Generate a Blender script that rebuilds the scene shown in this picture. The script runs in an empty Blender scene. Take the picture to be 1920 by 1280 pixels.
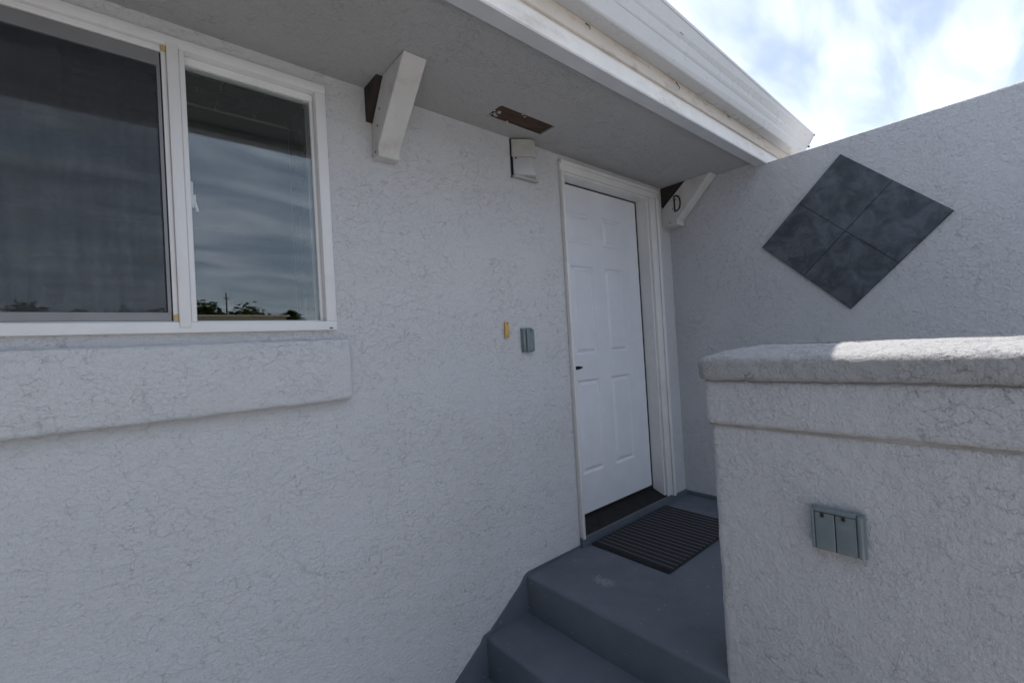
import bpy, bmesh, math, random
from mathutils import Vector, Matrix, noise
R = math.radians
scn = bpy.context.scene
H = 1.657                      # eye height above the ground; vertical numbers below are measured from the eye
random.seed(4)

# ------------------------------------------------------------------ camera
right = Vector((0.75922, -0.64820, -0.05869)); up = Vector((0.03657, -0.04758, 0.99820)); fwd = Vector((0.64962, 0.75995, 0.01244))
right.normalize(); up = (up - right * up.dot(right)).normalized(); fwd = -right.cross(up)
cd = bpy.data.cameras.new('camera'); cam = bpy.data.objects.new('camera', cd); scn.collection.objects.link(cam)
cm = Matrix.Identity(4)
for i in range(3):
    cm[i][0] = right[i]; cm[i][1] = up[i]; cm[i][2] = -fwd[i]
cm[0][3], cm[1][3], cm[2][3] = 0, -1.68, H
cam.matrix_world = cm
cd.sensor_width = 36; cd.lens = 15.7355; cd.clip_start = 0.02; cd.clip_end = 3000
scn.camera = cam

# ------------------------------------------------------------------ sky, sun, exposure
SUN = Vector((0.13, 0.377, 1.0)).normalized()          # towards the sun: high, behind the house
sun_el = math.asin(SUN.z); sun_az = math.atan2(SUN.x, SUN.y)
world = bpy.data.worlds.new('World'); scn.world = world; world.use_nodes = True
wn = world.node_tree.nodes; wl = world.node_tree.links; wn.clear()
def W(t, **k):
    n = wn.new(t)
    for a, b in k.items(): setattr(n, a, b)
    return n
wout = W('ShaderNodeOutputWorld'); bg = W('ShaderNodeBackground'); bg.inputs['Strength'].default_value = 0.1
sky = W('ShaderNodeTexSky', sky_type='NISHITA'); sky.sun_disc = False
sky.sun_elevation = sun_el; sky.sun_rotation = sun_az; sky.altitude = 50; sky.air_density = 1.0; sky.dust_density = 1.5; sky.ozone_density = 1.0
tc = W('ShaderNodeTexCoord'); sep = W('ShaderNodeSeparateXYZ'); wl.new(tc.outputs['Generated'], sep.inputs[0])
def wmath(op, a, b=None, clamp=False):
    n = W('ShaderNodeMath', operation=op); n.use_clamp = clamp
    for i, v in enumerate((a, b)):
        if v is None: continue
        if isinstance(v, (int, float)): n.inputs[i].default_value = v
        else: wl.new(v, n.inputs[i])
    return n.outputs[0]
zz = wmath('ADD', wmath('MAXIMUM', sep.outputs[2], 0.0), 0.28)
px = wmath('DIVIDE', sep.outputs[0], zz); py = wmath('DIVIDE', sep.outputs[1], zz)
cmb = W('ShaderNodeCombineXYZ'); wl.new(px, cmb.inputs[0]); wl.new(py, cmb.inputs[1])
mp = W('ShaderNodeMapping'); wl.new(cmb.outputs[0], mp.inputs[0]); mp.inputs['Rotation'].default_value = (0, 0, R(-62)); mp.inputs['Scale'].default_value = (1.0, 2.7, 1.0)
mp.inputs['Location'].default_value = (3.1, 1.7, 0)
cn = W('ShaderNodeTexNoise'); wl.new(mp.outputs[0], cn.inputs['Vector']); cn.inputs['Scale'].default_value = 3.1; cn.inputs['Detail'].default_value = 6; cn.inputs['Roughness'].default_value = 0.48; cn.inputs['Distortion'].default_value = 0.35
cmask = W('ShaderNodeMapRange', interpolation_type='SMOOTHSTEP'); wl.new(cn.outputs['Fac'], cmask.inputs[0])
cmask.inputs[1].default_value = 0.30; cmask.inputs[2].default_value = 0.76; cmask.inputs[3].default_value = 0.30
cn2 = W('ShaderNodeTexNoise'); wl.new(cmb.outputs[0], cn2.inputs['Vector']); cn2.inputs['Scale'].default_value = 0.8; cn2.inputs['Detail'].default_value = 5
cshade = W('ShaderNodeMapRange'); wl.new(cn2.outputs['Fac'], cshade.inputs[0]); cshade.inputs[1].default_value = 0.3; cshade.inputs[2].default_value = 0.7; cshade.inputs[3].default_value = 0.74; cshade.inputs[4].default_value = 1.0
ccol = W('ShaderNodeVectorMath', operation='SCALE'); ccol.inputs[0].default_value = (6.2, 6.9, 8.2); wl.new(cshade.outputs[0], ccol.inputs['Scale'])
hz = W('ShaderNodeVectorMath', operation='MULTIPLY'); wl.new(sky.outputs[0], hz.inputs[0]); hz.inputs[1].default_value = (0.80, 0.78, 0.78)
cmix = W('ShaderNodeMix', data_type='RGBA'); wl.new(cmask.outputs[0], cmix.inputs['Factor']); wl.new(hz.outputs[0], cmix.inputs['A']); wl.new(ccol.outputs[0], cmix.inputs['B'])
wl.new(cmix.outputs['Result'], bg.inputs['Color']); wl.new(bg.outputs[0], wout.inputs[0])

sd = bpy.data.lights.new('sun', 'SUN'); sd.energy = 2.4; sd.angle = R(0.55); sd.color = (1.0, 0.95, 0.89)
so = bpy.data.objects.new('sun', sd); scn.collection.objects.link(so)
so.rotation_euler = (-SUN).to_track_quat('-Z', 'Y').to_euler(); so.location = (0, 0, 12)
scn.view_settings.view_transform = 'Standard'; scn.view_settings.look = 'None'; scn.view_settings.gamma = 1; scn.view_settings.exposure = 1.16
scn.view_settings.use_curve_mapping = False
scn.render.engine = 'CYCLES'
scn.cycles.max_bounces = 10; scn.cycles.diffuse_bounces = 6; scn.cycles.transparent_max_bounces = 16; scn.cycles.transmission_bounces = 12

# ------------------------------------------------------------------ materials
class NT:
    def __init__(s, name):
        s.m = bpy.data.materials.new(name); s.m.use_nodes = True; s.t = s.m.node_tree; s.t.nodes.clear()
        s.out = s.t.nodes.new('ShaderNodeOutputMaterial'); s.b = s.t.nodes.new('ShaderNodeBsdfPrincipled')
        s.t.links.new(s.b.outputs[0], s.out.inputs[0])
        s.pos = s.t.nodes.new('ShaderNodeNewGeometry').outputs['Position']
    def put(s, sock, v):
        if hasattr(v, 'is_linked') or isinstance(v, bpy.types.NodeSocket): s.t.links.new(v, sock)
        else: sock.default_value = v
    def noise(s, scale, detail=4, rough=.5, dist=0, vec=None, stretch=None):
        n = s.t.nodes.new('ShaderNodeTexNoise'); v = vec or s.pos
        if stretch:
            mm = s.t.nodes.new('ShaderNodeVectorMath'); mm.operation = 'MULTIPLY'; s.t.links.new(v, mm.inputs[0]); mm.inputs[1].default_value = stretch; v = mm.outputs[0]
        s.t.links.new(v, n.inputs['Vector']); n.inputs['Scale'].default_value = scale; n.inputs['Detail'].default_value = detail
        n.inputs['Roughness'].default_value = rough; n.inputs['Distortion'].default_value = dist
        return n.outputs['Fac']
    def rng(s, v, a, b, c=0., d=1., smooth=True):
        n = s.t.nodes.new('ShaderNodeMapRange'); n.interpolation_type = 'SMOOTHSTEP' if smooth else 'LINEAR'
        s.t.links.new(v, n.inputs[0]); n.inputs[1].default_value = a; n.inputs[2].default_value = b; n.inputs[3].default_value = c; n.inputs[4].default_value = d
        return n.outputs[0]
    def math(s, op, a, b=0., clamp=False):
        n = s.t.nodes.new('ShaderNodeMath'); n.operation = op; n.use_clamp = clamp; s.put(n.inputs[0], a); s.put(n.inputs[1], b); return n.outputs[0]
    def mix(s, f, a, b):
        n = s.t.nodes.new('ShaderNodeMix'); n.data_type = 'RGBA'; s.put(n.inputs['Factor'], f)
        s.put(n.inputs['A'], a if not isinstance(a, tuple) else (*a[:3], 1)); s.put(n.inputs['B'], b if not isinstance(b, tuple) else (*b[:3], 1)); return n.outputs['Result']
    def bump(s, h, strength=1., dist=1.):
        n = s.t.nodes.new('ShaderNodeBump'); s.t.links.new(h, n.inputs['Height']); n.inputs['Strength'].default_value = strength; n.inputs['Distance'].default_value = dist
        s.t.links.new(n.outputs[0], s.b.inputs['Normal']); return n
    def set(s, col=None, rough=None, metal=None, spec=None):
        if col is not None: s.put(s.b.inputs['Base Color'], col if not isinstance(col, tuple) else (*col[:3], 1))
        if rough is not None: s.put(s.b.inputs['Roughness'], rough)
        if metal is not None: s.b.inputs['Metallic'].default_value = metal
        if spec is not None: s.b.inputs['Specular IOR Level'].default_value = spec
        return s.m

def stucco(name, col, amp=1.0, scale=1.0, dirt_or_shade=.22):
    """lace finish: overlapping torn plates of plaster over a pebbly float coat"""
    s = NT(name); t = s.t
    def warp(freq, amt, seed, st):
        n = t.nodes.new('ShaderNodeTexNoise'); n.inputs['Scale'].default_value = freq; n.inputs['Detail'].default_value = 5; n.inputs['Roughness'].default_value = .62
        o = t.nodes.new('ShaderNodeVectorMath'); o.operation = 'ADD'; o.inputs[1].default_value = (seed, seed * .7, -seed); t.links.new(s.pos, o.inputs[0]); t.links.new(o.outputs[0], n.inputs['Vector'])
        k = t.nodes.new('ShaderNodeVectorMath'); k.operation = 'MULTIPLY_ADD'; t.links.new(n.outputs['Color'], k.inputs[0]); k.inputs[1].default_value = (amt, amt, amt); 
        m = t.nodes.new('ShaderNodeVectorMath'); m.operation = 'MULTIPLY'; t.links.new(s.pos, m.inputs[0]); m.inputs[1].default_value = st; t.links.new(m.outputs[0], k.inputs[2]); return k.outputs[0]
    def plates(freq, vec):
        v = t.nodes.new('ShaderNodeTexVoronoi'); v.inputs['Scale'].default_value = freq; t.links.new(vec, v.inputs['Vector'])
        sp = t.nodes.new('ShaderNodeSeparateColor'); t.links.new(v.outputs['Color'], sp.inputs[0])
        e = t.nodes.new('ShaderNodeTexVoronoi'); e.feature = 'DISTANCE_TO_EDGE'; e.inputs['Scale'].default_value = freq; t.links.new(vec, e.inputs['Vector'])
        return sp.outputs[0], e.outputs['Distance']
    r1, e1 = plates(19 * scale, warp(30 * scale, .060 / scale, 0, (1, 1, 1.5)))
    r2, e2 = plates(47 * scale, warp(70 * scale, .026 / scale, 5.3, (1, 1, 1.3)))
    zone = s.rng(s.noise(3.0, 4, .55), .38, .62, .25, 1)
    st1 = s.rng(r1, .35, .65); st2 = s.rng(r2, .3, .7)
    lump = s.noise(30, 4, .5); peb = s.noise(95, 4, .60, .3); grain = s.noise(330, 3, .65)
    h = s.math('MULTIPLY', s.math('MULTIPLY', st1, zone), .0019 * amp)
    h = s.math('ADD', h, s.math('MULTIPLY', s.math('MULTIPLY', st2, zone), .0011 * amp))
    h = s.math('ADD', h, s.math('MULTIPLY', lump, .0018 * amp))
    h = s.math('ADD', h, s.math('MULTIPLY', peb, .0026 * amp))
    h = s.math('ADD', h, s.math('MULTIPLY', grain, .0009 * amp))
    s.bump(h, 1.0, 1.0)
    # crevice shade painted in as broken dark lines along the torn edges
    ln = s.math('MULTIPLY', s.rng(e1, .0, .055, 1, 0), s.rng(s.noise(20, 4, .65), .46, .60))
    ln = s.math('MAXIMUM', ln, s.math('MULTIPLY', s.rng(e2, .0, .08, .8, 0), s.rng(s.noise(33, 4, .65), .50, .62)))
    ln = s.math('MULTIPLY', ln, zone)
    big = s.noise(1.3, 4, .55); c = s.mix(s.rng(big, .3, .7), tuple(v * .975 for v in col), tuple(min(1, v * 1.02) for v in col))
    c = s.mix(s.rng(s.noise(3.4, 6, .6), .54, .80, 0, .16), c, (col[0] * .86, col[1] * .80, col[2] * .72))
    c = s.mix(s.math('MULTIPLY', ln, dirt_or_shade), c, (.15, .145, .14))
    return s.set(c, .92, spec=.25)

def paint(name, col, rough=.45, bumpamp=.0002, var=.05, dirt_or_shade=None, dirtamt=.3, dscale=12, dstretch=None):
    s = NT(name)
    n = s.noise(6, 5, .6)
    c = s.mix(s.rng(n, .3, .7), tuple(v * (1 - var) for v in col), tuple(min(1, v * (1 + var)) for v in col))
    if dirt_or_shade: c = s.mix(s.rng(s.noise(dscale, 7, .7, stretch=dstretch), .50, .74, 0, dirtamt), c, dirt_or_shade)
    s.bump(s.math('MULTIPLY', s.noise(160, 4, .6), bumpamp))
    return s.set(c, s.rng(s.noise(20, 4), .3, .7, rough - .06, rough + .08), spec=.4)

M = {}
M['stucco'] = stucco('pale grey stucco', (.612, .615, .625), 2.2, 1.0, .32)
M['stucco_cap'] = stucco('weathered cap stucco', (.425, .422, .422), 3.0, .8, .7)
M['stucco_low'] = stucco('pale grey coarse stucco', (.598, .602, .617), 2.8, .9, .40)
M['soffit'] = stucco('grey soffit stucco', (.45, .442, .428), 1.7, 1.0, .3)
M['trim'] = paint('white trim paint', (.72, .71, .69), .4, dirt_or_shade=(.45, .40, .34), dirtamt=.25)
M['fascia'] = paint('cream fascia paint', (.86, .84, .80), .5, dirt_or_shade=(.50, .40, .31), dirtamt=.45, dscale=7, dstretch=(.6, 2, 2))
M['dirty'] = paint('dirty fascia paint', (.66, .60, .53), .55, dirt_or_shade=(.30, .22, .16), dirtamt=.75, dscale=16, dstretch=(.5, 2, 2))
M['gutter'] = paint('white gutter enamel', (.63, .635, .635), .32, .00008, .02, dirt_or_shade=(.52, .48, .42), dirtamt=.12, dscale=4, dstretch=(.35, 3, 3))
M['door'] = paint('white door paint', (.72, .73, .76), .38, .00010, .03)
M['vinyl'] = paint('white vinyl', (.74, .735, .73), .35, .00003, .02, dirt_or_shade=(.5, .47, .43), dirtamt=.18, dscale=9)
M['brace'] = paint('white brace paint', (.60, .585, .56), .55, .0003, .05, dirt_or_shade=(.34, .27, .22), dirtamt=.4, dscale=9)
M['black'] = paint('black rubber', (.006, .006, .006), .6)
M['greytrim'] = paint('grey soffit trim paint', (.60, .61, .615), .55)
M['joint'] = paint('grimy joint', (.36, .34, .31), .9, .001, .15, dirt_or_shade=(.17, .15, .125), dirtamt=.7, dscale=22)
M['gap'] = paint('dark gap', (.01, .01, .01), .9)
M['bronze'] = NT('dark bronze').set((.035, .03, .028), .38, .8)
M['brass'] = NT('yellowed plastic').set((.62, .40, .12), .42)
M['clip'] = NT('yellow corner clip').set((.50, .36, .13), .5)
M['dark'] = NT('dark print').set((.01, .01, .01), .6)
s = NT('grey weatherproof plastic')
s.bump(s.math('MULTIPLY', s.noise(90, 4), .0002))
M['plastic'] = s.set(s.mix(s.rng(s.noise(14, 5), .35, .7), (.155, .195, .205), (.21, .245, .255)), .35, spec=.6)
s = NT('sun faded lamp plastic'); s.bump(s.math('MULTIPLY', s.noise(80, 4), .0001))
M['lamp'] = s.set(s.mix(s.rng(s.noise(18, 4), .35, .75), (.40, .395, .365), (.46, .455, .425)), .45)
M['lens'] = NT('frosted lamp lens').set((.47, .47, .48), .25)
s = NT('bare dark wood')
M['wood'] = s.set(s.mix(s.rng(s.noise(9, 8, .65, .4, stretch=(1, 5, 5)), .3, .75), (.045, .026, .017), (.10, .058, .036)), .85)
s.bump(s.math('MULTIPLY', s.noise(40, 6, .6, stretch=(.4, 3, 3)), .002))
M['woodgap'] = paint('raw brown wood', (.040, .032, .027), .85, .0006)

def concrete_paint():
    s = NT('blue grey floor paint')
    c = s.mix(s.rng(s.noise(3.2, 6, .62), .3, .7), (.098, .114, .138), (.124, .141, .166))
    c = s.mix(s.rng(s.noise(34, 6, .7), .60, .80, 0, .30), c, (.14, .145, .15))
    chips = s.rng(s.noise(58, 2, .5), .735, .75); c = s.mix(chips, c, (.42, .42, .41))
    # one scuffed patch of bare concrete in front of the mat
    v = s.t.nodes.new('ShaderNodeVectorMath'); v.operation = 'SUBTRACT'; s.t.links.new(s.pos, v.inputs[0]); v.inputs[1].default_value = (1.645, -.315, H - 1.117)
    v2 = s.t.nodes.new('ShaderNodeVectorMath'); v2.operation = 'MULTIPLY'; s.t.links.new(v.outputs[0], v2.inputs[0]); v2.inputs[1].default_value = (20, 12, 60)
    ln = s.t.nodes.new('ShaderNodeVectorMath'); ln.operation = 'LENGTH'; s.t.links.new(v2.outputs[0], ln.inputs[0])
    f = s.math('ADD', ln.outputs['Value'], s.math('MULTIPLY', s.math('SUBTRACT', s.noise(70, 6, .75), .5), 3.2))
    c = s.mix(s.rng(f, .35, .75, .75, 0), c, (.22, .23, .24))
    h = s.math('ADD', s.math('MULTIPLY', s.noise(6, 4), .004), s.math('MULTIPLY', s.noise(120, 5, .65), .0007))
    s.bump(h)
    return s.set(c, s.rng(s.noise(9, 5), .3, .7, .42, .62), spec=.45)
M['floor'] = concrete_paint()
s = NT('slate tile')
M['tile'] = s.set(s.mix(s.rng(s.noise(11, 8, .66, .6), .33, .72), (.044, .053, .066), (.125, .142, .165)), s.rng(s.noise(16, 6), .3, .7, .36, .58), spec=.55)
s.bump(s.math('ADD', s.math('MULTIPLY', s.noise(24, 7, .6), .0028), s.math('MULTIPLY', s.noise(150, 4), .0004)))
M['grout'] = NT('dark grout').set((.045, .05, .055), .9)
s = NT('black mat fibre'); s.bump(s.math('MULTIPLY', s.noise(500, 3, .7), .002)); M['mat'] = s.set(s.mix(s.noise(200, 3), (.010, .010, .012), (.024, .024, .028)), .9)
s = NT('grey mat yarn'); s.bump(s.math('MULTIPLY', s.noise(500, 3, .7), .001)); M['matline'] = s.set(s.mix(s.noise(150, 3), (.10, .105, .12), (.18, .185, .20)), .85)
M['room'] = NT('dim room paint').set((.05, .048, .045), .9)
M['wtile'] = NT('glossy charcoal wall tile').set((.022, .022, .023), .22)
M['wgrout'] = NT('pale grout').set((.42, .42, .42), .9)
s = NT('screen frame aluminium'); M['alu'] = s.set(s.mix(s.noise(14, 4), (.20, .20, .205), (.26, .26, .265)), .45, .3)

def glass():
    s = NT('window glass'); t = s.t
    fr = t.nodes.new('ShaderNodeFresnel'); fr.inputs['IOR'].default_value = 1.5
    gl = t.nodes.new('ShaderNodeBsdfGlossy'); gl.inputs['Roughness'].default_value = 0.0; gl.inputs['Color'].default_value = (.97, 1, 1, 1)
    tr = t.nodes.new('ShaderNodeBsdfTransparent'); tr.inputs['Color'].default_value = (.975, .985, .98, 1); mx = t.nodes.new('ShaderNodeMixShader')
    b = t.nodes.new('ShaderNodeBump'); t.links.new(s.noise(1.8, 2), b.inputs['Height']); b.inputs['Strength'].default_value = .05; b.inputs['Distance'].default_value = .003
    t.links.new(b.outputs[0], gl.inputs['Normal']); t.links.new(fr.outputs[0], mx.inputs[0]); t.links.new(tr.outputs[0], mx.inputs[1]); t.links.new(gl.outputs[0], mx.inputs[2])
    t.links.new(mx.outputs[0], s.out.inputs[0]); t.nodes.remove(s.b); return s.m
M['glass'] = glass()
def screen():
    s = NT('insect screen mesh'); t = s.t
    tr = t.nodes.new('ShaderNodeBsdfTransparent'); mx = t.nodes.new('ShaderNodeMixShader')
    # woven threads about 1.2 mm apart, slackened so that they do not run dead straight
    sp = t.nodes.new('ShaderNodeSeparateXYZ'); t.links.new(s.pos, sp.inputs[0])
    wob = s.math('MULTIPLY', s.math('SUBTRACT', s.noise(5, 3), .5), .022); wob2 = s.math('MULTIPLY', s.math('SUBTRACT', s.noise(4.1, 3, stretch=(1, 1, .6)), .5), .022)
    f = 2 * math.pi / .00205
    a = s.math('SINE', s.math('MULTIPLY', s.math('ADD', sp.outputs[0], wob), f)); b = s.math('SINE', s.math('MULTIPLY', s.math('ADD', sp.outputs[2], wob2), f))
    th = s.math('MAXIMUM', s.rng(a, .25, .75), s.rng(b, .25, .75))
    fac = s.math('ADD', s.math('MULTIPLY', th, .36), s.math('ADD', s.rng(s.noise(1.0, 5, .65, stretch=(40, 1, 3)), .3, .7, .0, .10), s.rng(s.noise(1.0, 4, .6, stretch=(2, 1, 30)), .3, .7, .0, .13)))
    t.links.new(fac, mx.inputs[0]); t.links.new(tr.outputs[0], mx.inputs[1]); t.links.new(s.b.outputs[0], mx.inputs[2]); t.links.new(mx.outputs[0], s.out.inputs[0])
    s.set((.055, .059, .067), .6); return s.m
M['screen'] = screen()
s = NT('sunlit concrete ground')
M['ground'] = s.set(s.mix(s.rng(s.noise(.8, 8, .6), .3, .7), (.385, .368, .345), (.45, .432, .41)), .9); s.bump(s.math('MULTIPLY', s.noise(40, 5), .004))
s = NT('asphalt'); M['asphalt'] = s.set(s.mix(s.noise(3, 6), (.045, .045, .047), (.07, .07, .07)), .9)
s = NT('leaves'); M['leaf'] = s.set(s.mix(s.noise(2.2, 4), (.030, .055, .014), (.085, .12, .035)), .6)
s = NT('bark'); M['bark'] = s.set(s.mix(s.noise(9, 6), (.07, .05, .035), (.14, .11, .08)), .9)
s = NT('dry hillside'); M['hill'] = s.set(s.mix(s.rng(s.noise(.03, 7, .6), .4, .65), (.06, .075, .035), (.17, .15, .09)), .95)
M['cream'] = paint('cream stucco', (.52, .47, .36), .9, .001)
M['slateblue'] = paint('slate blue blocker paint', (.10, .12, .15), .8, .001)  # dark blue so the added building dims and tints light from the left
M['roofing'] = paint('brown shingle', (.12, .09, .07), .9, .003)
M['creosote'] = paint('weathered pole wood', (.10, .075, .055), .9, .002)
M['curtain'] = paint('dark window glass', (.03, .035, .04), .15)

# ------------------------------------------------------------------ builders
class MB:
    def __init__(s): s.bm = bmesh.new()
    def box(s, x0, x1, y0, y1, z0, z1, bev=0, seg=2):
        r = bmesh.ops.create_cube(s.bm, size=1); vs = r['verts']
        for v in vs: v.co = Vector(((x0 + x1) / 2 + v.co.x * (x1 - x0), (y0 + y1) / 2 + v.co.y * (y1 - y0), (z0 + z1) / 2 + v.co.z * (z1 - z0)))
        if bev:
            es = list({e for v in vs for e in v.link_edges})
            bmesh.ops.bevel(s.bm, geom=es, offset=bev, segments=seg, profile=.5, affect='EDGES')
        return s
    def prism(s, pts, axis, a, b, bev=0, seg=2):
        """extrude a closed outline; axis 'x': pts are (y,z), 'y': (x,z), 'z': (x,y)"""
        def P(p, t): return (t, p[0], p[1]) if axis == 'x' else (p[0], t, p[1]) if axis == 'y' else (p[0], p[1], t)
        A = [s.bm.verts.new(P(p, a)) for p in pts]; B = [s.bm.verts.new(P(p, b)) for p in pts]; n = len(pts)
        fs = [s.bm.faces.new(A), s.bm.faces.new(B[::-1])]
        for i in range(n): fs.append(s.bm.faces.new((A[i], B[i], B[(i + 1) % n], A[(i + 1) % n])))
        bmesh.ops.recalc_face_normals(s.bm, faces=fs)
        if bev:
            es = list({e for f in fs for e in f.edges}); bmesh.ops.bevel(s.bm, geom=es, offset=bev, segments=seg, profile=.5, affect='EDGES')
        return s
    def plate(s, u0, u1, v0, v1, d0, d1, holes, plane='xz'):
        """slab with rectangular openings; plane 'xz': depth is y, 'xy': depth is z"""
        def P(u, v, d): return (u, d, v) if plane == 'xz' else (u, v, d)
        U = sorted({u0, u1, *[h[0] for h in holes], *[h[1] for h in holes]}); V = sorted({v0, v1, *[h[2] for h in holes], *[h[3] for h in holes]})
        inh = lambda i, j: any(h[0] <= (U[i] + U[i + 1]) / 2 <= h[1] and h[2] <= (V[j] + V[j + 1]) / 2 <= h[3] for h in holes)
        vd = {}
        def vt(i, j, k):
            if (i, j, k) not in vd: vd[i, j, k] = s.bm.verts.new(P(U[i], V[j], (d0, d1)[k]))
            return vd[i, j, k]
        solid = {(i, j) for i in range(len(U) - 1) for j in range(len(V) - 1) if not inh(i, j)}; fs = []
        for i, j in solid:
            for k in (0, 1): fs.append(s.bm.faces.new([vt(a, b, k) for a, b in ((i, j), (i + 1, j), (i + 1, j + 1), (i, j + 1))]))
            for di, dj, e in ((-1, 0, ((i, j), (i, j + 1))), (1, 0, ((i + 1, j), (i + 1, j + 1))), (0, -1, ((i, j), (i + 1, j))), (0, 1, ((i, j + 1), (i + 1, j + 1)))):
                if (i + di, j + dj) not in solid: fs.append(s.bm.faces.new((vt(*e[0], 0), vt(*e[1], 0), vt(*e[1], 1), vt(*e[0], 1))))
        bmesh.ops.recalc_face_normals(s.bm, faces=fs); return s
    def cyl(s, p0, p1, r0, r1=None, n=16):
        p0, p1 = Vector(p0), Vector(p1); d = (p1 - p0); L = d.length
        r = bmesh.ops.create_cone(s.bm, cap_ends=True, segments=n, radius1=r0, radius2=r0 if r1 is None else r1, depth=L)
        q = d.to_track_quat('Z', 'Y').to_matrix().to_4x4(); q.translation = (p0 + p1) / 2
        bmesh.ops.transform(s.bm, matrix=q, verts=r['verts']); return s
    def quadface(s, pts):
        s.bm.faces.new([s.bm.verts.new(p) for p in pts]); return s
    def rough(s, amp, freq, cut=0):
        for v in s.bm.verts:
            d = noise.noise_vector(v.co * freq) * amp; v.co += d
        return s
    def build(s, name, mat, parent=None, smooth=False, base=None, rel=True):
        o = parent; off = Vector((0, 0, 0))
        while o is not None: off += o.location; o = o.parent
        loc = Vector(base) - off if base is not None else Vector((0, 0, 0))
        sh = Vector((0, 0, H if rel else 0)) - off - loc
        for v in s.bm.verts: v.co += sh
        me = bpy.data.meshes.new(name); s.bm.to_mesh(me); s.bm.free()
        if smooth:
            for p in me.polygons: p.use_smooth = True
            try: me.set_sharp_from_angle(angle=R(40))
            except Exception: pass
        me.materials.append(mat); ob = bpy.data.objects.new(name, me); scn.collection.objects.link(ob); ob.location = loc
        if parent: ob.parent = parent
        return ob
def empty(name, loc):
    o = bpy.data.objects.new(name, None); scn.collection.objects.link(o); o.location = loc; o.empty_display_size = .1; return o
def tag(o, label, cat, group=None):
    o['label'] = label; o['category'] = cat
    if group: o['group'] = group
    return o
def structure(o): o['kind'] = 'structure'; return o

# ------------------------------------------------------------------ ground, road, hill
g = MB(); g.quadface([(-900, -900, 0), (900, -900, 0), (900, 900, 0), (-900, 900, 0)])
structure(g.build('ground', M['ground'], rel=False))
g = MB(); g.quadface([(-300, -20, .004), (300, -20, .004), (300, -13, .004), (-300, -13, .004)][::-1]); structure(g.build('road', M['asphalt'], rel=False))
bm = MB(); nx, ny = 70, 14; grid = []
for j in range(ny):
    row = []
    for i in range(nx):
        x = -420 + i * 840 / (nx - 1); t = j / (ny - 1); y = -150 - 220 * t
        env = math.sin(math.pi * min(1, t * 1.2) * .5 + 0) if t < .83 else math.cos((t - .83) / .17 * math.pi / 2)
        h = (22 + 10 * noise.noise(Vector((x * .006, 3.3, 0))) - 9 * max(-1, min(1, (x - 40) / 120)) + 4 * noise.noise(Vector((x * .03, y * .02, 1)))) * max(0, env)
        row.append(bm.bm.verts.new((x, y, h - .3)))
    grid.append(row)
for j in range(ny - 1):
    for i in range(nx - 1): bm.bm.faces.new((grid[j][i], grid[j + 1][i], grid[j + 1][i + 1], grid[j][i + 1]))
structure(bm.build('hill', M['hill'], smooth=True, rel=False))

# ------------------------------------------------------------------ the house
house = empty('house', (0, 0, 0))
tag(house, 'pale grey stucco house front with white door, sliding window and overhanging eave', 'house')
WX0, WX1, WZ0, WZ1 = -.335, .580, .105, 1.000          # window opening
DX0, DX1, DZ1 = 1.858, 2.745, .985                      # door opening
wall = MB().plate(-5.0, 2.9945, -H - .2, 1.30, 0, .16, [(WX0, WX1, WZ0, WZ1), (DX0, DX1, -1.117, DZ1)])
wall.box(-5.0, -4.84, .16, 6.5, -H - .2, 1.3); wall.box(3.04, 3.19, .001, 6.5, -H - .2, 1.3); wall.box(-5.0, 3.19, 6.5, 6.66, -H - .2, 1.3)
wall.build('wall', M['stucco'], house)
# room behind the window
rm = MB()
rm.box(-1.3, 1.5, 3.0, 3.1, -.9, 1.2); rm.box(-1.4, -1.3, .165, 3.1, -.9, 1.2); rm.box(1.5, 1.6, .165, 3.1, -.9, 1.2); rm.box(-1.3, 1.5, .165, 3.0, 1.2, 1.28); rm.box(-1.3, 1.5, .165, 3.0, -1.0, -.9)
rm.build('room_lining', M['room'], house)
# window sill band of stucco
sb = MB(); sb.box(-.9, .622, -.043, .01, -.156, .066)
bmesh.ops.bevel(sb.bm, geom=list(sb.bm.edges), offset=.014, segments=3, profile=.5, affect='EDGES')
bmesh.ops.subdivide_edges(sb.bm, edges=[e for e in sb.bm.edges if e.calc_length() > .5], cuts=60, use_grid_fill=True)
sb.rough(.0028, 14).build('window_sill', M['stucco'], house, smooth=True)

# soffit with an open patch showing bare wood
HX0, HX1, HY0, HY1 = 1.272, 1.612, -.212, -.102
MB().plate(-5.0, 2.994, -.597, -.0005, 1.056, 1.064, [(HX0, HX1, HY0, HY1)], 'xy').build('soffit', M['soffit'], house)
MB().box(HX0 - .03, HX1 + .03, HY0 - .03, HY1 + .03, 1.0645, 1.082).build('soffit_backing_board', M['wood'], house)
ch = MB()
for k in range(13):
    x = random.uniform(HX0, HX1); y = HY0 + .004 + random.random() ** 2 * .02 if random.random() < .5 else HY1 - random.random() ** 2 * .02
    if k < 8: x = HX0 + random.random() * .045; y = random.uniform(HY0, HY1)
    r = random.uniform(.003, .009); ch.box(x - r, x + r, y - r, y + r, 1.060, 1.0643, .001, 1)
ch.rough(.004, 60).build('plaster_crumb', M['soffit'], house)['kind'] = 'stuff'

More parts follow.
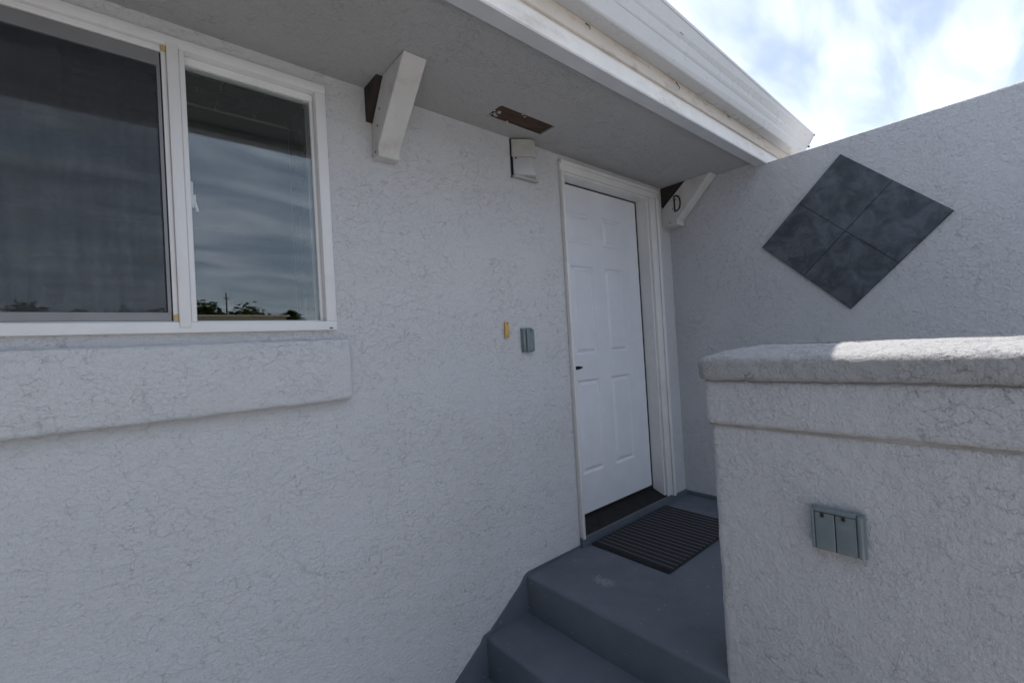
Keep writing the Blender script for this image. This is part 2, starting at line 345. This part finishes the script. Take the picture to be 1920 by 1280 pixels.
# fascia, stained trim and gutter
fs = MB(); fs.box(-5.0, 2.9943, -.660, -.598, 1.0345, 1.26, .002, 1); fs.box(2.9943, 3.42, -.660, -.598, 1.0315, 1.26)
MB().box(-5.0, 2.994, -.6585, -.598, 1.0290, 1.0343, .001, 1).build('soffit_trim', M['greytrim'], house)
fs.build('fascia_board', M['fascia'], house)
MB().box(-5.0, 3.415, -.672, -.6605, 1.103, 1.245, .002, 1).build('drip_board', M['dirty'], house)
prof = [(-.674, 1.163), (-.730, 1.1595), (-.734, 1.163), (-.7550, 1.2130), (-.7565, 1.2140), (-.7705, 1.2455), (-.7706, 1.2480), (-.7720, 1.2495), (-.7965, 1.3040), (-.8000, 1.3060), (-.8010, 1.3170), (-.7950, 1.3185), (-.7920, 1.3020), (-.7690, 1.2440), (-.7480, 1.2090), (-.7290, 1.1680), (-.679, 1.169), (-.679, 1.30), (-.674, 1.30)]
gt = MB(); GX = 3.452
def gdz(z, x): return max(0, z - 1.165) / .155 * (.018 if x < 1.1 else .018 - .0262 * (x - 1.1))
gr = [[gt.bm.verts.new((x, y, z + (gdz(z, x) if y < -.70 else 0))) for (y, z) in prof] for x in (-5.0, 1.1, GX)]
for i in (0, 1):
    for k in range(len(prof)): gt.bm.faces.new((gr[i][k], gr[i + 1][k], gr[i + 1][(k + 1) % len(prof)], gr[i][(k + 1) % len(prof)]))
gt.bm.faces.new(gr[0]); gt.bm.faces.new(gr[2][::-1]); bmesh.ops.recalc_face_normals(gt.bm, faces=list(gt.bm.faces))
gutter = gt.build('gutter', M['gutter'], house)
MB().prism([(y, z + (gdz(z, GX) if y < -.70 else 0)) for y, z in ((-.6745, 1.1635), (-.730, 1.160), (-.7535, 1.210), (-.7735, 1.244), (-.8005, 1.306), (-.8005, 1.317), (-.6745, 1.30))], 'x', GX + .0003, GX + .0025).build('end_cap', M['gutter'], gutter)
for (y, z) in ((-.798, 1.268), (-.765, 1.205)): MB().box(GX + .0026, GX + .006, y - .006, y + .006, z - .006, z + .006, .001, 1).build('rivet', M['bronze'], gutter)
for x in (.30, 1.05, 1.80, 2.55, 3.25):          # hidden gutter hangers
    MB().box(x - .012, x + .012, -.785, -.6745, 1.262, 1.2655).build('hanger', M['gutter'], gutter)
# cobwebs / nail stubs below the gutter
for x, l in ((1.30, .010), (1.93, .022), (2.45, .008)):
    nb = MB(); nb.cyl((x, -.674, 1.155), (x + .012, -.682, 1.155 - l), .0022, .0012, 6); nb.cyl((x + .012, -.682, 1.155 - l), (x + .022, -.676, 1.15 - l), .0018, .001, 6)
    nb.build('bent_nail', M['bronze'], house)
MB().prism([(-.70, 1.302), (3.2, 2.55), (7.2, 1.26), (7.2, 1.33), (3.2, 2.65), (-.71, 1.34)], 'x', -5.2, 3.42).build('roof', M['roofing'], house)

# knee braces
def brace(x0, x1, foot, letter=None):
    fz = .775
    pts = [(-.001, fz), (-foot, fz), (-foot, fz + .032), (-foot - .247, 1.0555), (-foot - .072, 1.0555), (-.001, .905)]
    b = MB().prism(pts, 'x', x0, x1, .003, 1).build('brace', M['brace'], house)
    MB().prism([(-.0015, .922), (-foot - .064, 1.055), (-.0015, 1.055)], 'x', x0 - (.022 if foot < .1 else -.004), x1 - .008).build('filler_block', M['woodgap'], b)
    for (y, z) in ((-foot * .5 - .055, .945), (-foot * .5 - .03, .89), (-foot * .55, .797)):
        MB().cyl((x0 + .001, y, z), (x0 - .0012, y, z), .0045, .004, 10).build('nail_hole', M['dark'], b)
    return b
b1 = brace(.765, .857, .052); b1['label'] = 'plain white knee brace beside the window'
b2 = brace(2.895, 2.985, .116); b2['label'] = 'white knee brace marked with a black letter D'
# the letter D: a bent rod stroke on the brace's left face
def stroke(path, r, x, closed):
    m = MB(); n = len(path)
    for i in range(n if closed else n - 1):
        a, b = path[i], path[(i + 1) % n]; m.cyl((x, a[0], a[1]), (x, b[0], b[1]), r, r, 8)
        bmesh.ops.create_icosphere(m.bm, subdivisions=1, radius=r, matrix=Matrix.Translation((x, a[0], a[1])))
    return m
cy, cz = -.124, .920
D = [(cy + .021, cz + .052), (cy + .020, cz - .052)]
D += [(cy + .012 - .034 * math.sin(t) ** .8, cz - .052 * math.cos(t)) for t in [i * math.pi / 10 for i in range(1, 10)]] + [(cy + .012, cz + .052)]
stroke(D, .0050, 2.8935, True).build('house_letter', M['bronze'], b2, smooth=True)

# ------------------------------------------------------------------ window (part of the house)
y0 = -.018
fr = MB()
fr.box(-.360, .584, y0, .07, .971, 1.004, .003, 2)                   # head
fr.box(-.360, .584, y0, .07, .1005, .133, .003, 2)                    # sill
fr.box(.547, .5838, y0 + .0005, .0695, .133, .971, .003, 2)           # right jamb
fr.box(-.3598, -.318, y0 + .0005, .0695, .133, .971, .003, 2)         # left jamb
fr.box(.117, .147, y0 - .004, .065, .116, .981, .003, 2)              # meeting stile, front
fr.box(.1475, .162, y0 + .002, .064, .133, .971, .002, 2)
fr.box(.104, .1165, y0 + .010, .064, .133, .965, .002, 2)
fr.box(-.318, .104, y0 + .012, .06, .952, .9705, .002, 2)             # stepped track over the screen
fr.box(-.318, .104, y0 + .008, .06, .1335, .1365, .001, 1)
fr.box(.1622, .5468, .012, .05, .945, .9708, .002, 1); fr.box(.535, .5468, .012, .05, .1335, .945, .002, 1); fr.box(.1622, .535, .012, .05, .1335, .139, .001, 1)
window = fr.build('window', M['vinyl'], house, smooth=True)
def pane(x0, x1, z0, z1, y): return MB().box(x0, x1, y, y + .004, z0, z1).build('pane', M['glass'], window)
pane(.1625, .5345, .1395, .9445, .020); pane(.1625, .5345, .1395, .9445, .027)
pane(-.315, .1030, .139, .950, .036); pane(-.315, .1030, .139, .950, .043)
sf = MB()
sf.box(-.3165, .1005, -.004, .006, .908, .9495, .001, 1); sf.box(-.3165, .1005, -.004, .006, .1375, .163, .001, 1)
sf.box(.0925, .1004, -.0035, .006, .1632, .9078); sf.box(-.3165, -.298, -.0035, .006, .1632, .9078)
sf.build('screen_frame', M['alu'], window)
MB().box(-.2978, .0923, .0005, .0013, .1634, .9076).build('insect_screen', M['screen'], window)
MB().box(.1006, .1038, -.002, .012, .138, .95).build('gasket', M['black'], window)
for z in (.953, .1385):
    MB().box(.1045, .1165, y0 + .004, y0 + .0095, z, z + .016, .001, 1).build('corner_clip', M['clip'], window)
lk = MB(); lk.box(.1628, .172, .0245, .033, .498, .580, .002, 2); lk.box(.172, .178, .0245, .032, .505, .540, .002, 2)
lk.cyl((.175, .028, .512), (.181, .028, .488), .005, .004, 10); lk.build('latch', M['vinyl'], window, smooth=True)
MB().box(.556, .566, y0 - .001, y0 + .004, .1055, .110).build('weep_hole', M['dark'], window)
# tiled window return seen through the right pane
bk = MB(); bk.box(.13, .5340, .0705, .30, .957, .97); bk.box(.5345, .56, .0705, .30, .14, .957); bk.build('grout_backing', M['wgrout'], window)
tl, td = .125, .062
first = {}
def tile_at(kind, dims, loc):
    me = first.get(kind)
    if me is None:
        o = MB().box(*[v for d in dims for v in (-d / 2, d / 2)], .0012, 1).build('tile', M['wtile'], window, rel=False); first[kind] = o.data
    else:
        o = bpy.data.objects.new('tile', me); scn.collection.objects.link(o); o.parent = window
    o.location = (loc[0], loc[1], loc[2] + H); return o
for r in range(3):
    y = .0720 + td / 2 + r * (td + .0035)
    if y + td / 2 > .30: break
    if r % 2:
        tile_at('half_lintel', (tl / 2 - .004, td, .008), (.531 - tl / 4, y, .9535)); tile_at('half_jamb', (.008, td, tl / 2 - .004), (.5300, y, .945 - tl / 4))
    for k in range(6):
        x = .531 - tl / 2 - k * (tl + .0035) - (tl / 2 if r % 2 else 0)
        if x - tl / 2 < .02: continue
        tile_at('lintel', (tl, td, .008), (x, y, .9535))
    for k in range(7):
        z = .945 - tl / 2 - k * (tl + .0035) - (tl / 2 if r % 2 else 0)
        if z - tl / 2 < .13: continue
        tile_at('jamb', (.008, td, tl), (.5300, y, z))

# ------------------------------------------------------------------ door (part of the house)
SX0, SX1, SZ0, SZ1, SY = 1.868, 2.703, -1.004, .946, .088
rows = [(.600, .790), (-.072, .466), (-.778, -.222)]; cols = [(2.004, 2.207), (2.325, 2.527)]
ph = [(c[0], c[1], r[0], r[1]) for c in cols for r in rows]
door = MB().plate(SX0, SX1, SZ0, SZ1, SY, SY + .044, ph).build('door', M['door'], house)
for (a, b, c, d) in ph:
    m = MB(); rings = [(0, .0), (.003, .003), (.010, .012), (.018, .012), (.034, .002), (.042, .002)]; vs = []
    for ins, dy in rings:
        vs.append([m.bm.verts.new((x, SY + dy, z)) for x, z in ((a + ins, c + ins), (b - ins, c + ins), (b - ins, d - ins), (a + ins, d - ins))])
    for i in range(len(vs) - 1):
        for k in range(4): m.bm.faces.new((vs[i][k], vs[i][(k + 1) % 4], vs[i + 1][(k + 1) % 4], vs[i + 1][k]))
    m.bm.faces.new(vs[-1]); bmesh.ops.recalc_face_normals(m.bm, faces=list(m.bm.faces))
    if sum(f.normal.y for f in m.bm.faces) > 0: bmesh.ops.reverse_faces(m.bm, faces=list(m.bm.faces))
    m.build('door_panel', M['door'], door)
hd = MB(); hd.cyl((1.925, SY, -.142), (1.925, SY - .010, -.142), .030, .028, 24); hd.cyl((1.925, SY - .010, -.142), (1.925, SY - .052, -.142), .010, .010, 14)
hd.prism([(1.915, -.131), (1.915, -.153), (1.960, -.151), (1.990, -.145), (1.990, -.138), (1.960, -.132)], 'y', SY - .060, SY - .048, .003, 2); hd.build('handle', M['bronze'], door, smooth=True)
db = MB(); db.cyl((1.925, SY, .02), (1.925, SY - .018, .02), .028, .026, 24); db.build('deadbolt', M['bronze'], door, smooth=True)
ws = MB(); ws.box(2.7035, 2.7105, SY - .004, SY + .05, -1.05, .952); ws.box(SX0, 2.7035, SY - .004, SY + .05, .9465, .9525); ws.build('weatherstrip', M['gap'], door)
fm = MB()
fm.box(1.859, 1.8675, -.012, .135, -1.06, .9845); fm.box(2.711, 2.744, .0, .135, -1.06, .9845); fm.box(1.8677, 2.7108, .0, .135, .953, .9842)
fm.build('door_jamb', M['trim'], house)
cs = MB()
cs.box(1.846, 1.8665, -.026, -.0005, -1.075, .962, .003, 2)
cs.box(2.728, 2.822, -.016, -.0005, -1.080, .9625, .003, 2); cs.box(2.790, 2.8205, -.028, -.0165, -1.080, .9625, .004, 2)
cs.box(1.8455, 2.8225, -.016, -.0005, .963, 1.021, .003, 2); cs.box(1.8455, 2.8225, -.028, -.0165, 1.000, 1.021, .004, 2)
cs.build('door_casing', M['trim'], house, smooth=True)
th = MB(); th.prism([(.135, -1.117), (.135, -1.012), (.095, -1.012), (.085, -1.026), (.0, -1.060), (-.012, -1.066), (-.012, -1.117)], 'x', 1.869, 2.745); th.build('threshold', M['black'], house)
# sweep under the door
MB().box(SX0, 2.7034, SY - .002, SY + .04, -1.020, -1.0045).build('door_sweep', M['black'], door)

# ------------------------------------------------------------------ stairs
stairs = empty('stairs', (1.4, -.5, 0)); tag(stairs, 'blue grey painted concrete steps and landing leading to the white door', 'stairs')
def slab(name, x0, x1, y0, y1, z0, z1):
    m = MB(); m.box(x0, x1, y0, y1, z0, z1)
    tops = [e for e in m.bm.edges if all(abs(v.co.z - z1) < 1e-5 for v in e.verts) and all(abs(v.co.x - x0) < 1e-5 for v in e.verts)]
    bmesh.ops.subdivide_edges(m.bm, edges=[e for e in m.bm.edges if abs((e.verts[0].co - e.verts[1].co).y) > .5], cuts=40, use_grid_fill=True)
    tops = [e for e in m.bm.edges if all(abs(v.co.z - z1) < 1e-5 and abs(v.co.x - x0) < 1e-5 for v in e.verts)]
    bmesh.ops.bevel(m.bm, geom=tops, offset=.016, segments=4, profile=.5, affect='EDGES')
    for v in m.bm.verts:
        v.co.x += .0025 * noise.noise(Vector((v.co.y * 7, v.co.z * 5, 2))); 
        if v.co.z > z1 - .03: v.co.z += .0018 * noise.noise(Vector((v.co.y * 6, v.co.x * 3, 7)))
    return m.build(name, M['floor'], stairs, smooth=True)
slab('landing', 1.436, 2.990, -3.2, -.0035, -H + .002, -1.117)
slab('step', 1.176, 1.434, -1.25, -.0035, -H + .002, -1.297)
slab('step', .916, 1.174, -1.25, -.0035, -H + .002, -1.477)
MB().prism([(1.842, -1.106), (1.455, -1.106), (1.425, -1.118), (1.395, -1.150), (1.205, -1.282), (1.165, -1.288), (1.140, -1.318), (.945, -1.455), (.905, -1.468), (.880, -1.495), (.66, -1.65), (1.842, -1.65)], 'y', -.007, -.0005).build('stringer', M['floor'], stairs)
MB().box(1.8425, 2.780, -.020, -.0008, -1.118, -1.0665, .004, 2).build('door_sill', M['floor'], stairs)
bb = MB(); bb.box(2.781, 2.9905, -.012, -.0008, -1.118, -1.082, .003, 1); bb.box(2.983, 2.9945, -3.0, -.0125, -1.118, -1.090, .004, 1); bb.build('base_strip', M['floor'], stairs)

# ------------------------------------------------------------------ privacy wall with its slate diamond
pw = MB().prism([(-.0005, -H - .2), (-3.3, -H - .2), (-3.3, 1.027), (-1.6, 1.028), (-.6605, 1.0295), (-.5975, 1.0295), (-.5975, 1.0605), (-.0005, 1.0605)], 'x', 2.995, 3.195)
es = [e for e in pw.bm.edges if all(v.co.z > 1.02 and v.co.y < -.66 for v in e.verts)]
bmesh.ops.bevel(pw.bm, geom=es, offset=.012, segments=3, profile=.5, affect='EDGES')
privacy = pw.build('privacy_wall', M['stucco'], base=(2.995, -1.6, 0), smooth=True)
tag(privacy, 'tall pale grey stucco wall with a dark slate diamond, right of the door', 'wall')
cy, cz, a = -1.032, .523, .2965
MB().prism([(cy + d[0] * .424, cz + d[1] * .424) for d in ((1, 0), (0, 1), (-1, 0), (0, -1))], 'x', 2.9905, 2.9948).build('mortar_bed', M['grout'], privacy)
u = Vector((-.7071, .7071)); v = Vector((-.7071, -.7071)); g2 = .0013
for su in (-1, 1):
    for sv in (-1, 1):
        P = []
        for (p, q) in ((g2, g2), (a + g2, g2), (a + g2, a + g2), (g2, a + g2)):
            w = u * (su * p) + v * (sv * q); P.append((cy + w.x, cz + w.y))
        t = random.uniform(.0095, .0115)
        MB().prism(P, 'x', 2.9945 - t, 2.9906, .0015, 2).build('tile', M['tile'], privacy)

# ------------------------------------------------------------------ half wall
half = empty('half_wall', (1.6, -1.8, 0)); tag(half, 'low thick pale grey stucco wall with banded cap in the right foreground', 'wall')
def ring(x0, x1, y0, y1, r, ins, n=.010):
    """rounded rectangle outline, counter-clockwise, evenly stepped"""
    x0 += ins; x1 -= ins; y0 += ins; y1 -= ins; r = max(.0005, min(r, (x1 - x0) / 2 - 1e-4, (y1 - y0) / 2 - 1e-4)); pts = []
    def seg(p, q, k):
        for i in range(k): t = i / k; pts.append((p[0] + (q[0] - p[0]) * t, p[1] + (q[1] - p[1]) * t))
    def arc(cx, cyy, a0):
        for i in range(6): t = a0 + i / 6 * math.pi / 2; pts.append((cx + r * math.cos(t), cyy + r * math.sin(t)))
    seg((x1, y0 + r), (x1, y1 - r), 40); arc(x1 - r, y1 - r, 0)
    seg((x1 - r, y1), (x0 + r, y1), 24); arc(x0 + r, y1 - r, math.pi / 2)
    seg((x0, y1 - r), (x0, y0 + r), 190); arc(x0 + r, y0 + r, math.pi)
    seg((x0 + r, y0), (x1 - r, y0), 8); arc(x1 - r, y0 + r, 1.5 * math.pi)
    return pts
def sweep(name, mat, box, r, prof, amp):
    m = MB(); rings = []
    for ins, z in prof:
        row = []
        for (x, y) in ring(*box, r, ins):
            p = Vector((x, y, z)); d = noise.noise_vector(p * 8) * amp * .35 + noise.noise_vector(p * 26) * amp * .4 + noise.noise_vector(p * 70) * amp * .35
            row.append(m.bm.verts.new(p + d))
        rings.append(row)
    n = len(rings[0])
    for i in range(len(rings) - 1):
        for k in range(n): m.bm.faces.new((rings[i][k], rings[i][(k + 1) % n], rings[i + 1][(k + 1) % n], rings[i + 1][k]))
    m.bm.faces.new(rings[-1]); m.bm.faces.new(rings[0][::-1])
    bmesh.ops.recalc_face_normals(m.bm, faces=list(m.bm.faces))
    return m.build(name, mat, half, smooth=True)
def lin(z0, z1, k, ins=0): return [(ins, z0 + (z1 - z0) * i / k) for i in range(k + 1)]
hx0, hx1, hy0, hy1 = 1.436, 1.716, -2.7, -.972
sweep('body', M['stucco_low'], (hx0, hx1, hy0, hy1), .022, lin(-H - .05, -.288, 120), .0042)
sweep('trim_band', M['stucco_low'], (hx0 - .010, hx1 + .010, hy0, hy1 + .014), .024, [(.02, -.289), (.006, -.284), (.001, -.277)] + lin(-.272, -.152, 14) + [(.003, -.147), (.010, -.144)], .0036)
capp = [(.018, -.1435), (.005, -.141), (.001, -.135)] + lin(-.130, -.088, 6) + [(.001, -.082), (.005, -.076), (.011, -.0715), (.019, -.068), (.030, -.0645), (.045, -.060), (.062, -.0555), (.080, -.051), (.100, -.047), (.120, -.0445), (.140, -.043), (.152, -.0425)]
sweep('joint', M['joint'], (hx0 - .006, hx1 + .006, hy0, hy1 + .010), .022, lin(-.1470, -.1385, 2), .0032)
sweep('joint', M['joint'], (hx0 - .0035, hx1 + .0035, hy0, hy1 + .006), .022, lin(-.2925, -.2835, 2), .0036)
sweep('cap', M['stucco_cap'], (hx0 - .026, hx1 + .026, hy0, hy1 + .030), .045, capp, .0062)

# ------------------------------------------------------------------ small fixtures
# double outlet cover on the half wall (faces -x)
oc = empty('outlet_cover', (1.436, -1.311, H - .545)); tag(oc, 'grey double flip lid outlet cover on the low foreground wall', 'outlet cover')
XF = 1.4335
m = MB(); m.box(XF - .010, XF, -1.3720, -1.2500, -.6030, -.4850, .003, 2); m.box(XF - .026, XF - .0095, -1.3695, -1.3555, -.6000, -.4900, .006, 4); m.box(XF - .022, XF - .0095, -1.2600, -1.2515, -.5990, -.4900, .003, 2); m.box(XF - .024, XF - .0095, -1.3550, -1.2605, -.4960, -.4870, .002, 2)
m.build('base_plate', M['plastic'], oc, smooth=True)
for ya, yb in ((-1.3065, -1.2610), (-1.3545, -1.3080)):
    lid = MB().box(XF - .022, XF - .0105, ya, yb, -.5990, -.4972, .003, 3).build('lid', M['plastic'], oc, smooth=True)
    MB().box(XF - .0262, XF - .0215, (ya + yb) / 2 - .004 + .004, (ya + yb) / 2 + .004 + .004, -.509, -.4985, .001, 1).build('hinge', M['dark'], lid)
MB().box(XF - .0205, XF - .0104, -1.3078, -1.3067, -.599, -.4972).build('lid_gap', M['dark'], oc)
# single cover by the door (faces -y)
sc = empty('switch_cover', (1.533, -.002, H + .03)); tag(sc, 'small grey single flip cover on the wall between the yellow doorbell and the door', 'outlet cover')
m = MB(); m.box(1.494, 1.570, -.010, -.0015, -.030, .092, .003, 2); m.box(1.496, 1.513, -.022, -.0095, -.027, .089, .004, 3); m.build('base_plate', M['plastic'], sc, smooth=True)
lid = MB().box(1.516, 1.567, -.027, -.0105, -.0270, .0850, .005, 3).build('lid', M['plastic'], sc, smooth=True)
MB().box(1.540, 1.547, -.0285, -.0268, .0735, .083, .0005, 1).build('hinge', M['dark'], lid)
MB().box(1.5133, 1.5157, -.0190, -.0104, -.026, .086).build('lid_gap', M['dark'], sc)
# doorbell
dbl = empty('doorbell', (1.401, -.002, H + .085)); tag(dbl, 'narrow yellow doorbell on the grey wall left of the small grey cover', 'doorbell')
MB().box(1.3895, 1.4125, -.013, -.0015, .047, .123, .002, 2).build('bell_plate', M['brass'], dbl, smooth=True)
MB().box(1.397, 1.405, -.0155, -.0128, .066, .104, .001, 2).build('push_button', M['brass'], dbl, smooth=True)
for z in (.0545, .1155): MB().cyl((1.401, -.0128, z), (1.401, -.0145, z), .0034, .003, 10).build('screw', M['dark'], dbl)
# wall lamp under the soffit
lp = empty('wall_lamp', (1.58, -.002, H + .95)); tag(lp, 'off white angular wall lamp under the eave left of the door', 'wall lamp')
plan = [(1.499, -.0015), (1.499, -.016), (1.580, -.066), (1.612, -.066), (1.656, -.016), (1.656, -.0015)]
MB().box(1.494, 1.662, -.008, -.0012, .852, 1.050, .002, 1).build('back_plate', M['bronze'], lp)
MB().prism(plan, 'z', .956, 1.046, .005, 3).build('hood', M['lamp'], lp, smooth=True)
lens = [(1.503, -.009), (1.503, -.016), (1.581, -.061), (1.611, -.061), (1.652, -.016), (1.652, -.009)]
MB().prism(lens, 'z', .8655, .9555, .003, 2).build('lens', M['lens'], lp, smooth=True)
MB().box(1.497, 1.664, -.030, -.0015, .8515, .8645, .003, 2).build('bottom_rim', M['lamp'], lp, smooth=True)
MB().cyl((1.513, -.023, .948), (1.511, -.027, .948), .0045, .004, 10).build('screw', M['dark'], lp)
# door mat
mt = empty('door_mat', (2.29, -.28, H - 1.117)); tag(mt, 'black ribbed doormat with thin grey stripes on the landing before the door', 'doormat')
mx0, mx1, my0, my1 = 1.902, 2.672, -.502, -.030; zt = -1.1145
MB().box(mx0, mx1, my0, my1, zt, zt + .006, .002, 1).build('backing', M['mat'], mt)
rb = MB(); nl = MB(); nrib = 19; st = (mx1 - mx0 - .012) / nrib
for k in range(nrib):
    x = mx0 + .006 + (k + .5) * st
    for y_a, y_b in ((my0 + .006, (my0 + my1) / 2), ((my0 + my1) / 2, my1 - .006)):
        rb.box(x - st * .36, x + st * .36, y_a, y_b - .0005, zt + .0062, zt + .0105, .0015, 1)
    if k < nrib - 1: nl.box(x + st * .44, x + st * .56, my0 + .006, my1 - .006, zt + .0062, zt + .0098)
rb.build('ribs', M['mat'], mt); nl.build('stripes', M['matline'], mt)

# ------------------------------------------------------------------ what the window reflects: across the road
def crown_mesh(seed, h, rx, rz):
    rnd = random.Random(seed); m = MB(); cl = []
    for k in range(13):
        a = rnd.uniform(0, 6.28); t = rnd.random() ** .5; z = rnd.uniform(-.9, 1)
        cl.append((rx * t * math.cos(a) * math.sqrt(max(.05, 1 - z * z)), rx * t * math.sin(a) * math.sqrt(max(.05, 1 - z * z)), h + rz * z, rnd.uniform(.35, .75)))
    for c in cl:
        for k in range(190):
            p = Vector(c[:3]) + Vector((rnd.gauss(0, 1), rnd.gauss(0, 1), rnd.gauss(0, .8))) * c[3] * .6
            q = Matrix.Rotation(rnd.uniform(0, 6.28), 3, 'Z') @ Matrix.Rotation(rnd.uniform(-1.2, 1.2), 3, 'X'); s_ = rnd.uniform(.08, .17)
            m.quadface([p + q @ Vector(d) * s_ for d in ((-1, -.6, 0), (1, -.6, 0), (1, .6, 0), (-1, .6, 0))])
    return m
tp = []
def tree(name, label, x, y, seed, h, rx, rz):
    r = empty(name, (x, y, 0)); tag(r, label, 'tree', 'trees across the road')
    c = crown_mesh(seed, h, rx, rz); 
    for v_ in c.bm.verts: v_.co += Vector((x, y, 0))
    c.build('crown', M['leaf'], r, rel=False)
    t = MB(); t.cyl((x, y, -.05), (x + .1, y, h * .6), .16, .10, 10)
    for k in range(5):
        a = k * 1.3 + seed; t.cyl((x + .1, y, h * (.45 + .03 * k)), (x + .1 + rx * .6 * math.cos(a), y + rx * .6 * math.sin(a), h + rz * .3), .07, .025, 7)
    t.build('trunk', M['bark'], r, rel=False)
tree('broadleaf_tree', 'tall bushy tree across the road behind the cream building', 4.1, -35, 3, 4.35, 1.3, 1.1)
tree('broadleaf_tree', 'small round tree across the road at the right end of the cream building', 6.4, -34, 5, 4.1, 1.1, .95)
tree('broadleaf_tree', 'low spreading tree across the road right of the cream building', 9.0, -36, 9, 4.1, 1.8, 1.2)
tree('broadleaf_tree', 'dark tree across the road at the left end of the cream building', 1.9, -36, 12, 4.25, 1.4, 1.05)
tree('broadleaf_tree', 'lone bushy tree across the road far left of the cream building', -4.6, -37, 21, 4.2, 1.9, 1.1)
tree('broadleaf_tree', 'low dark tree across the road between the lone tree and the cream building', -1.2, -38, 25, 4.2, 1.9, 1.2)
cb = empty('cream_building', (4.0, -31, 0)); tag(cb, 'long low cream building across the road with flat brown roof edge', 'building')
MB().box(1.2, 7.6, -33.0, -29.0, 0, 4.42).build('wall', M['cream'], cb, rel=False)
MB().box(1.0, 7.8, -33.2, -28.8, 4.425, 4.50).build('roof', M['cream'], cb, rel=False)
for x in (2.2, 3.9, 5.6): MB().box(x - .5, x + .5, -28.997, -28.95, 2.0, 3.3).build('window', M['curtain'], cb, rel=False)
up_ = empty('utility_pole', (5.6, -37, 0)); tag(up_, 'thin wooden utility pole with a crossarm rising behind the trees', 'utility pole')
MB().cyl((5.6, -37, 0), (5.6, -37, 6.9), .075, .045, 12).build('pole', M['creosote'], up_, rel=False)
MB().box(5.40, 5.80, -37.04, -36.96, 6.45, 6.52).build('crossarm', M['creosote'], up_, rel=False)

# invented building out of view on the left, added to block low sky
blocker = empty('added_sky_blocker', (-9.5, -5, 0)); tag(blocker, 'unseen two storey slate blue building added left of the house to block sky', 'building')
MB().box(-14, -5.3, -15, 4.5, 0, 6.6).build('wall', M['slateblue'], blocker, rel=False)
MB().prism([(-14.5, 6.55), (-4.9, 6.55), (-4.9, 6.7), (-9.6, 8.2), (-14.5, 6.7)], 'y', -15.5, 5.0).build('roof', M['roofing'], blocker, rel=False)
for y in (-12, -8, -4, -1):
    for z in (1.1, 4.1): MB().box(-5.32, -5.26, y - .6, y + .6, z, z + 1.2, .01, 1).build('window', M['curtain'], blocker, rel=False)
